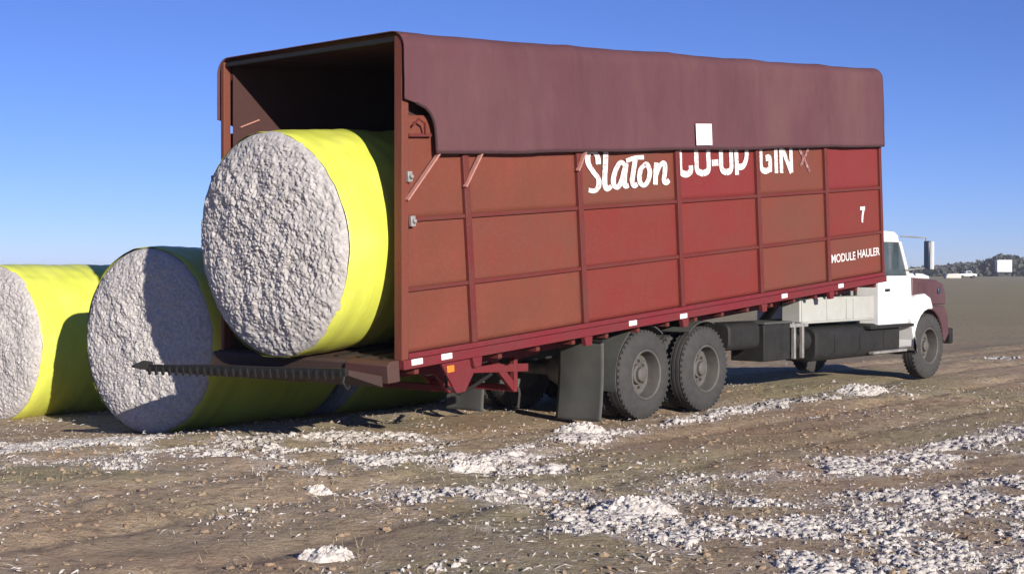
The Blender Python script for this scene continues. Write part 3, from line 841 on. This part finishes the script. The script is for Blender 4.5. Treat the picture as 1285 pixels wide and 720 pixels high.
box("front_bumper", M["dark_steel"], 8.93, 9.05, 0.1, 2.32, 0.52, 0.78, bevel=0.02)

# bed ------------------------------------------------------------------
BL, BW, BH = 10.22, 2.753, 3.105
RK = 0.0766
bm_ = MB(); bm_.box(0, BL, 0.06, BW - 0.06, -0.075, 0.0)
bed = bm_.build("bed", M["deck"], truck, 0)
bed.location = BED_O; bed.rotation_euler = (0, -TILT, 0)
# tail platform
MB().prism([(-0.13, -0.02), (-0.11, 0.0), (-0.002, 0.0), (-0.002, -0.24), (-0.13, -0.24)], 0.62, BW - 0.03).build("tail_sill", M["deck_dark"], bed, 0.01)
MB().prism([(-0.16, -0.03), (-0.11, 0.004), (-0.003, 0.004), (-0.003, -0.20), (-0.16, -0.20)], 0.03, 0.617).build("tail_sill", M["tail_red"], bed, 0.008)
def skew(m): m.v = [(x + (0.36*(1 - y/2.7))*min(1, max(0, (-x - 0.165)/0.765)), y, z + (0.035*(1 - y/2.7))*min(1, max(0, (-x - 0.165)/0.765))) for x, y, z in m.v]; return m
b = MB()
for k in range(27):
    y = 0.16 + k * 0.096
    if y > BW - 0.06: break
    b.prism([(-0.945, -0.06), (-0.962, -0.045), (-0.975, -0.075), (-0.962, -0.140), (-0.95, -0.13)], y, y + 0.03)
b.box(-0.958, -0.932, 0.12, BW - 0.03, -0.105, -0.035)
skew(b).build("drag_chain", M["chain"], bed, 0)
b = MB(); b.prism([(-0.90, -0.11), (-1.12, -0.045), (-1.12, -0.025), (-0.98, 0.01), (-0.90, -0.01)], BW - 0.075, BW - 0.02)
b.build("corner_hook", M["chain"], bed, 0.006)
skew(MB().prism([(-0.93, -0.105), (-0.93, -0.050), (-0.165, -0.130), (-0.165, -0.236)], 0.10, BW - 0.06)).build("tail_platform", M["deck_dark"], bed, 0.004)
skew(MB().tube([(-0.93, 0.14, -0.06), (-0.97, 0.14, -0.16), (-0.91, 0.14, -0.23), (-0.86, 0.14, -0.20)], 0.014, 8)).build("tow_hook", M["chain"], bed)
for q in (0.30, 0.62, 0.94, 1.26, 1.58, 1.90, 2.22, 2.5):
    MB().box(0.02, BL - 0.1, q - 0.03, q + 0.03, 0.002, 0.012).build("floor_runner", M["chain"], bed, 0)
# sub-frame
for q in (0.66, BW - 0.66):
    MB().box(0.1, BL - 0.05, q - 0.05, q + 0.05, -0.27, -0.078).build("bed_beam", M["rail_red"], bed, 0.005)
for k in range(17):
    s = 0.25 + k * 0.61
    MB().box(s - 0.03, s + 0.03, 0.06, BW - 0.06, -0.16, -0.079).build("cross_beam", M["post_red"], bed, 0)
# side walls
S_B = [None, 1.03, 2.855, 4.775, 6.63, 8.48, BL - 0.03]
U_B = [0.06, 0.655, 1.315, 2.30]
PM = {0: ["red_orange", "red_orange", "red_orange"], 1: ["red_orange", "red_brown", "red_orange"], 2: ["red", "red", "red_brown"],
      3: ["red", "red", "red_bright"], 4: ["red_brown", "red_brown", "red_brown"], 5: ["red_brown", "red", "red_bright"]}
def panel(i, j, side):
    u0, u1 = U_B[j], U_B[j+1]
    n, m = 22, 14
    Uq = np.linspace(u0, u1, m)[:, None] * np.ones((1, n))
    s0 = RK * Uq if i == 0 else np.full_like(Uq, S_B[i])
    Sg = s0 + (S_B[i+1] - s0) * np.linspace(0, 1, n)[None, :]
    tt = (Sg - s0) / (S_B[i+1] - s0); uu = (Uq - u0) / (u1 - u0)
    seed = i*7 + j*3 + (50 if side else 0)
    pill = np.sin(np.pi*tt) * np.sin(np.pi*uu)
    Q = 0.034 + pill * (0.030 * (fbm(Sg*1.7, Uq*2.2, seed, 2) - 0.38))
    if side: Q = BW - Q
    o = grid_obj("panel", Sg, Q, Uq, M[PM[i][j]] if not side else M["red"], bed)
    sd = o.modifiers.new("solidify", 'SOLIDIFY'); sd.thickness = 0.006; sd.offset = 0
for side in (0, 1):
    for i in range(6):
        for j in range(3):
            panel(i, j, side)
    ys_ = (lambda q0, q1: (q0, q1)) if not side else (lambda q0, q1: (BW - q1, BW - q0))
    for i, s in enumerate(S_B[1:6]):
        y0, y1 = ys_(-0.012, 0.075)
        MB().box(s - 0.042, s + 0.042, y0, y1, 0.058, 2.32).build("post", M["post_red"], bed, 0.006)
        if side == 0:
            MB().prism([(s - 0.07, -0.092), (s - 0.05, -0.19), (s + 0.05, -0.19), (s + 0.07, -0.092)], -0.03, 0.03).build("post_foot", M["rail_red"], bed, 0.004)
    y0, y1 = ys_(-0.004, 0.10) if not side else (BW - 0.075, BW - 0.02)
    MB().prism([(0.0, 0.0), (RK*3.05, 3.05), (RK*3.05 + 0.09, 3.05), (0.09, 0.0)], y0, y1).build("rear_post", M["red_brown"], bed, 0.006)
    MB().box(BL - 0.07, BL - 0.001, y0, y1, 0.003, 3.05).build("front_post", M["post_red"], bed, 0.006)
    for j, u in enumerate((0.655, 1.315)):
        for i in range(6):
            a0 = (RK*u + 0.09) if i == 0 else S_B[i] + 0.043
            a1 = S_B[i+1] - 0.043
            y0, y1 = ys_(0.0, 0.05)
            MB().box(a0, a1, y0, y1, u - 0.02, u + 0.02).build("rail", M["post_red"], bed, 0.004)
    y0, y1 = ys_(-0.03, 0.055)
    MB().box(0.0, BL, y0, y1, -0.09, 0.0).build("sill_rail", M["rail_red"], bed, 0.006)
    y0, y1 = ys_(-0.016, 0.055)
    MB().box(0.09, BL - 0.07, y0, y1, 0.0025, 0.055).build("sill_cap", M["rail_red"], bed, 0.006)
    # inside lining
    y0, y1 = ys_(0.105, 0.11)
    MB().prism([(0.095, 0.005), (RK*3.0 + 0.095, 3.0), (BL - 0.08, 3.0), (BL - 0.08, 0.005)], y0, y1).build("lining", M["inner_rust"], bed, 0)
    y0, y1 = ys_(0.02, 0.09)
    MB().box(RK*2.9 + 0.10, BL - 0.08, y0, y1, 2.86, 2.94).build("top_rail", M["post_red"], bed, 0.006)
MB().box(BL - 0.065, BL - 0.005, 0.11, BW - 0.11, 0.0, 3.0).build("front_wall", M["dark_steel"], bed, 0)
for s in (2.855, 4.775, 6.63, 8.48):
    MB().box(s - 0.03, s + 0.03, 0.1, BW - 0.1, 2.96, 3.02).build("roof_bow", M["post_red"], bed, 0.004)
MB().box(RK*3.0 + 0.01, RK*3.0 + 0.08, 0.1, BW - 0.1, 3.0, 3.045).build("rear_header", M["chain"], bed, 0.006)
# cover
HEM = 1.935
prof = []                                       # (q, u) across the bed from right hem to left hem
for u in np.linspace(HEM, 2.92, 26): prof.append((-0.045, u))
for k in range(1, 9):
    a = R(180 - 90*k/8); prof.append((-0.045 + 0.17 + 0.17*math.cos(a), 2.92 + 0.17*math.sin(a)))
for q in np.linspace(0.125, BW - 0.125, 22)[1:-1]: prof.append((q, 3.09))
right = prof[:34]
for q, u in right[::-1]: prof.append((BW - q - (0.03 if q < 0.1 else 0.0), u))
PQ = np.array([p[0] for p in prof]); PU = np.array([p[1] for p in prof])
def s_start(u):
    u = np.asarray(u)
    arc = 0.30 + 0.27 * np.sqrt(np.clip(1 - ((u - 2.14) / 0.27)**2, 0, 1))
    return np.where(u < 2.14, 0.57, np.where(u < 2.41, arc, RK * u - 0.015))
ns = 240
TT_ = np.linspace(0, 1, ns)[None, :]
UU = PU[:, None] * np.ones((1, ns)); QQ = PQ[:, None] * np.ones((1, ns))
S0 = s_start(PU)[:, None]
SS = S0 + (BL + 0.02 - S0) * TT_
side_r = (QQ < 0.125); topf = (UU > 3.0)
bows = [0.3, 2.855, 4.775, 6.63, 8.48, BL]
sag = np.zeros_like(SS)
for b0, b1 in zip(bows[:-1], bows[1:]):
    k = (SS >= b0) & (SS <= b1); sag = np.where(k, np.sin(np.pi*(SS - b0)/(b1 - b0)), sag)
edge_t = np.clip((UU - 2.6) / 0.5, 0, 1)
UU2 = UU - edge_t * (0.014 * sag + 0.028*(fbm(SS*1.4, QQ*0.7, 12, 3) - 0.5))
hemw = np.clip((2.2 - UU) / 0.27, 0, 1)
UU2 = UU2 + hemw * ((fbm(SS*1.1, QQ*0 + 2, 4, 2) - 0.5) * 0.03)
fold = (fbm(SS*2.4, UU*0.5, 33, 4) - 0.5) * 0.06 + 0.018*np.exp(-((SS - 1.95 + 0.12*(UU-2.5))/0.10)**2) + 0.012*np.exp(-((SS - 5.6)/0.08)**2) + sum(0.016*np.exp(-(np.abs(SS - b_)/0.035)**4) for b_ in bows[1:-1]) + (fbm(SS*0.8 + UU*1.5, UU*2.0 - SS*0.3, 36, 3) - 0.5)*0.03
outw = np.where(QQ < BW/2, -1.0, 1.0)
QQ2 = QQ + outw * np.clip(1 - np.clip((UU - 2.95)/0.12, 0, 1), 0, 1) * (np.abs(fold) * np.where(QQ < BW/2, 0.9, 0.25))
tarp = grid_obj("tarp", SS, QQ2, UU2, M["tarp"], bed)
sd = tarp.modifiers.new("solidify", 'SOLIDIFY'); sd.thickness = 0.008; sd.offset = 0
# hem cord
def hem_path(side):
    idx = list(range(0, 17)); pts = []
    col = 0
    rows = [i for i in range(26) if PU[i] <= 2.43]
    for i in rows[::-1]:
        ii = i if not side else len(PQ) - 1 - i
        pts.append((SS[ii, 0], QQ2[ii, 0] + (-0.008 if not side else 0.008), UU2[ii, 0]))
    ii = 0 if not side else len(PQ) - 1
    for j in range(1, ns, 3): pts.append((SS[ii, j], QQ2[ii, j] + (-0.004 if not side else 0.004), UU2[ii, j]))
    return pts
for side in (0, 1):
    MB().tube(hem_path(side), 0.014, 8).build("hem_cord", M["rope"], bed)
# straps that pull the cover down, patch, reflectors, latches
def strap(s0, u0, s1, u1): MB().bar((s0, -0.022, u0), (s1, -0.030, u1), 0.016, 0.05, (0, 1, 0)).build("strap", M["strap"], bed)
strap(0.16, 1.50, 0.62, 1.93); strap(0.98, 1.60, 1.24, 1.93); strap(2.80, 1.72, 2.93, 1.92)
pv = MB()
pv.box(5.08, 5.43, -0.085, -0.078, 1.975, 2.235)
patch = pv.build("patch", M["paper"], bed, 0.002)
for s, u in ((0.17, -0.03), (0.58, -0.03), (3.68, -0.03), (4.72, -0.055), (7.14, -0.03), (8.74, -0.03)):
    MB().box(s - 0.075, s + 0.075, -0.040, -0.0305, u - 0.028, u + 0.030).build("reflector", M["reflector"], bed, 0.003)
b = MB(); b.prism([(0.55, -0.092), (0.75, -0.42), (0.88, -0.42), (1.15, -0.092)], 0.02, 0.05); b.build("gusset", M["rail_red"], bed, 0.004)
MB().box(0.62, 0.72, 0.0, 0.018, -0.20, -0.13).build("marker_lamp", M["amber"], bed, 0.006)
for s, u in ((0.21, 1.72), (0.22, 1.30)):
    b = MB(); b.box(s - 0.03, s + 0.03, -0.04, -0.005, u - 0.05, u + 0.05); b.tube([(s, -0.04, u), (s, -0.07, u)], 0.02, 8)
    b.build("latch", M["grey_metal"], bed, 0.004)
b = MB(); b.tube([(0.30, -0.02, 2.20), (0.34, -0.06, 2.26), (0.42, -0.06, 2.22), (0.46, -0.02, 2.12)], 0.012, 6); b.box(0.25, 0.55, -0.02, -0.005, 2.095, 2.125)
b.build("tie_bracket", M["post_red"], bed)
MB().box(0.10, 0.16, BW, BW + 0.10, 1.60, 1.86).build("side_bracket", M["mirror_back"], bed, 0.006)
MB().bar((0.36, BW - 0.125, 2.36), (0.62, BW - 0.125, 2.44), 0.012, 0.022, (0, 1, 0)).build("strap", M["strap"], bed)

# lettering -----------------------------------------------------------
def smooth_path(pts, per=8):
    P = [np.array(p, float) for p in pts]
    if len(P) < 3: return P
    P = [2*P[0] - P[1]] + P + [2*P[-1] - P[-2]]
    out = []
    for i in range(1, len(P) - 2):
        for k in range(per):
            t_ = k / per
            out.append(0.5*((2*P[i]) + (-P[i-1] + P[i+1])*t_ + (2*P[i-1] - 5*P[i] + 4*P[i+1] - P[i+2])*t_**2 + (-P[i-1] + 3*P[i] - 3*P[i+1] + P[i+2])*t_**3))
    out.append(P[-2]); return out
def brush(mb, pts, w, q, curve=True, wy=None, closed=False):
    """flat painted stroke; w across s, wy across u"""
    pts = smooth_path(pts) if curve else [np.array(p, float) for p in pts]
    wy = wy or w
    vs = []; fs = []
    for i, p in enumerate(pts):
        d = pts[min(i+1, len(pts)-1)] - pts[max(i-1, 0)]; d = d / (np.hypot(*d) + 1e-9)
        nx, ny = -d[1], d[0]
        off = np.array([nx * w/2, ny * wy/2])
        vs += [(p[0]+off[0], q, p[1]+off[1]), (p[0]-off[0], q, p[1]-off[1])]
    for i in range(len(pts)-1): fs.append((2*i, 2*i+1, 2*i+3, 2*i+2))
    mb.add(vs, fs)
def pxs(x, y):
    return (2.98 + 0.01533*(x - 735), 1.5 + (239.6 - 0.053*(x - 742) - y) * 0.0089)
TQ = 0.0235
def word(paths, w, mat, wy=None):
    mb = MB()
    k = 0
    for p in paths:
        brush(mb, p, w, TQ - 0.0006*k, True, wy); k += 1
    mb.build("lettering", mat, bed, 0, 0)
S = lambda *a: [pxs(*q) for q in a]
word([S((752, 207), (751, 197), (745, 191), (740, 196), (740, 206), (745, 216), (751, 225), (751, 234), (746, 240), (739, 239)),
      S((762, 186), (760, 210), (758.5, 230), (761, 238), (766.5, 234)),
      S((785, 208), (779, 204), (772, 215), (769, 229), (773, 236), (779, 228), (785, 208)), S((786, 205), (783, 224), (783.5, 234), (788, 233)),
      S((798, 198), (795, 214), (792.5, 228), (795, 234), (799, 231)), S((786, 202), (797, 198), (809, 196.5)),
      S((811, 205), (804, 213), (802, 226), (806, 233), (812, 229), (816, 216), (813, 206), (809, 206)),
      S((825, 203), (823.5, 218), (822.5, 232)), S((823.5, 220), (829, 208), (835, 203), (836.5, 210), (834.5, 226), (837, 230), (841.5, 226))], 0.094, M["lettering"], 0.05)
C0, C1 = 1.60, 2.10                              # block letters run up under the cover
def cshape(a, b, open_=True):
    m = (a+b)/2; r = 0.04
    return [(b - 0.035, C0 + 0.14), (b - 0.04, C0 + 0.07), (m, C0 + 0.035), (a + 0.04, C0 + 0.08), (a + 0.036, 1.85), (a + 0.04, C1 - 0.08), (m, C1 - 0.035), (b - 0.04, C1 - 0.07), (b - 0.035, C1 - 0.14)]
def oshape(a, b):
    m = (a+b)/2
    return [(m, C0 + 0.035), (a + 0.045, C0 + 0.08), (a + 0.036, 1.85), (a + 0.045, C1 - 0.08), (m, C1 - 0.035), (b - 0.045, C1 - 0.08), (b - 0.036, 1.85), (b - 0.045, C0 + 0.08), (m, C0 + 0.035)]
word([cshape(4.83, 5.13), oshape(5.19, 5.53), [(5.57, 1.76), (5.72, 1.765)], oshape(5.75, 6.06), [(6.15, C0), (6.15, C1)],
      [(6.15, 1.70), (6.30, 1.71), (6.385, 1.80), (6.40, 1.90), (6.36, 2.04), (6.15, 2.07)]], 0.092, M["lettering"], 0.08)
word([cshape(6.72, 7.02), [(6.88, 1.80), (6.985, 1.80), (6.985, 1.62)], [(7.145, C0), (7.145, C1)], [(7.28, C0), (7.28, C1)], [(7.28, 1.98), (7.54, C0)], [(7.545, C0), (7.545, C1)]], 0.088, M["lettering"], 0.08)
word([[(7.78, 1.92), (8.06, 1.60)], [(8.04, 1.92), (7.80, 1.68)]], 0.05, M["faded_lettering"], 0.05)
word([[(9.53, 1.035), (9.68, 1.035)], [(9.66, 1.05), (9.60, 0.94), (9.58, 0.83)]], 0.055, M["lettering"], 0.05)
def text(body, s, u, h, ws, mat):
    cu = bpy.data.curves.new("lettering", 'FONT'); cu.body = body; cu.size = 1.0; cu.offset = 0.02
    to = bpy.data.objects.new("lettering", cu); COL.objects.link(to)
    dg = bpy.context.evaluated_depsgraph_get(); me = bpy.data.meshes.new_from_object(to.evaluated_get(dg))
    bpy.data.objects.remove(to)
    co = np.zeros(len(me.vertices)*3, np.float32); me.vertices.foreach_get("co", co); co = co.reshape(-1, 3)
    x0, x1 = co[:, 0].min(), co[:, 0].max(); y0, y1 = co[:, 1].min(), co[:, 1].max()
    nc = np.stack([s + (co[:, 0]-x0)/(x1-x0)*ws, np.full(len(co), TQ), u + (co[:, 1]-y0)/(y1-y0)*h], -1)
    me.vertices.foreach_set("co", nc.astype(np.float32).ravel()); me.update()
    me.materials.clear(); me.materials.append(mat)
    o = bpy.data.objects.new("lettering", me); COL.objects.link(o); o.parent = bed
text("MODULE", 8.60, 0.30, 0.12, 0.73, M["faint_white"])
text("HAULER", 9.40, 0.315, 0.12, 0.72, M["faint_white"])

# ------------------------------------------------------------------ far field edge
def foliage_mass(cx, cy, wx, wy, h, n, size, r, prof=None):
    x = cx + (r.random(n) - 0.5) * wx; y = cy + (r.random(n) - 0.5) * wy
    top = h * (0.55 + 0.6 * fbm(x*0.05, y*0.0 + 3, 19, 4)) if prof is None else prof(x) * (0.8 + 0.4*fbm(x*0.12, x*0 + 3, 19, 4))
    z = -0.3 + top * r.random(n) ** 0.7
    return np.stack([x, y, z], -1), size * (0.5 + r.random(n))
def leaf_clump(pos, size, r):
    n = len(pos); Rm = rot_mats(n, r)
    base = np.array([[-1, -0.6, 0], [1, -0.5, 0.1], [0.9, 0.6, 0], [-0.8, 0.7, 0.15]])
    v = np.einsum('nij,kj->nki', Rm, base) * size[:, None, None] + pos[:, None, :]
    return v.reshape(-1, 3), np.arange(n*4).reshape(-1, 4)
def line_h(x):
    return np.clip(2.6 + (x - 142) * 0.10, 2.2, 4.9)
pos, sz = foliage_mass(40, 470, 620, 40, 6, 60000, 0.6, RNG, line_h)
v, q = leaf_clump(pos, sz, RNG)
wood = raw_obj("far_treeline", v, q, M["foliage"], smooth=False); wood["kind"] = "stuff"
def far_tree(x, y, w, h, label):
    r = empty("tree", (x, y, -0.34))
    n = 900
    p = RNG.normal(size=(n, 3)); p /= np.linalg.norm(p, axis=1)[:, None]; p *= RNG.random((n, 1)) ** 0.35
    p *= (1 + 0.35*(vnoise(p[:, 0]*2 + 5, p[:, 2]*2 + x, 4)[:, None] - 0.5))
    p = p * np.array([w/2, w/2, h*0.36]) + np.array([0, 0, h*0.62])
    v, q = leaf_clump(p, 0.35 + 0.35*RNG.random(n), RNG)
    raw_obj("crown", v, q, M["foliage"], r, smooth=False)
    b = MB().tube([(0, 0, 0), (0.05, 0, h*0.3), (0.0, 0.05, h*0.6)], [0.28, 0.22, 0.1], 8)
    b.tube([(0.03, 0, h*0.3), (w*0.2, 0, h*0.55)], [0.14, 0.05], 6); b.tube([(0.03, 0, h*0.28), (-w*0.2, 0.1, h*0.52)], [0.14, 0.05], 6)
    b.build("trunk", M["bark"], r)
    tag(r, label, "tree")
far_tree(163, 455, 13.0, 7.4, "dark round crowned tree behind the white box trailer at the far field edge")
far_tree(128, 420, 3.2, 2.6, "small dark bush like tree beside the far white pickup")

def far_wheels(root, xs_, r, y, mat=None):
    for x in xs_:
        for yy in (-y, y):
            w = MB().lathe_y([(-0.12, r*0.5), (-0.12, r), (0.12, r), (0.12, r*0.5)], 16).build("wheel", M["rubber"], root); w.location = (x, yy, r)
ft = empty("box_trailer", (160.2, 449.5, -0.34))
tag(ft, "white box trailer standing far off in front of the dark trees", "trailer")
MB().box(-2.4, 2.4, -1.25, 1.25, 1.45, 5.35).build("box_body", M["white"], ft, 0.08)
MB().box(-2.5, 2.6, -1.0, 1.0, 1.05, 1.44).build("trailer_frame", M["dark_steel"], ft, 0.03)
far_wheels(ft, (-1.6, -0.5, 1.7), 0.52, 1.0)
fp = empty("pickup_truck", (115.5, 350.0, -0.34))
tag(fp, "small white pickup parked far off at the edge of the field", "pickup")
MB().prism([(-2.3, 0.55), (-2.3, 1.15), (-0.5, 1.15), (-0.35, 1.85), (0.75, 1.85), (1.15, 1.2), (2.2, 1.1), (2.3, 0.55)], -0.9, 0.9).build("body", M["white"], fp, 0.06)
for yy in (-0.905, 0.895):
    MB().prism([(-0.3, 1.25), (-0.2, 1.75), (0.68, 1.75), (0.98, 1.25)], yy, yy + 0.012).build("window", M["glass"], fp)
far_wheels(fp, (-1.45, 1.45), 0.40, 0.82)
fm = MB().prism([(-2.0, 0), (-1.8, 0.9), (-1.3, 1.2), (1.3, 1.25), (1.85, 0.9), (2.0, 0)], -1.1, 1.1).build("cotton_module", M["lint"], None, 0.25, 60, seg=3)
fm.location = (110.2, 345, -0.36)
tag(fm, "low pale cotton heap left of the far white pickup", "cotton heap")

# ------------------------------------------------------------------ thin air haze round the whole scene
hz = MB().box(-4600, 4600, -600, 4700, -1.6, 9.5)
t_ = bpy.data.materials.new("air_haze"); t_.use_nodes = True
nt = t_.node_tree; nt.nodes.remove(nt.nodes["Principled BSDF"])
pv_ = nt.nodes.new("ShaderNodeVolumePrincipled"); pv_.inputs["Color"].default_value = (0.80, 0.87, 1.0, 1); pv_.inputs["Density"].default_value = 0.0003
pv_.inputs["Anisotropy"].default_value = 0.0
nt.links.new(pv_.outputs[0], nt.nodes["Material Output"].inputs["Volume"])
ho = hz.build("haze", t_, None, 0, 0); ho["kind"] = "stuff"
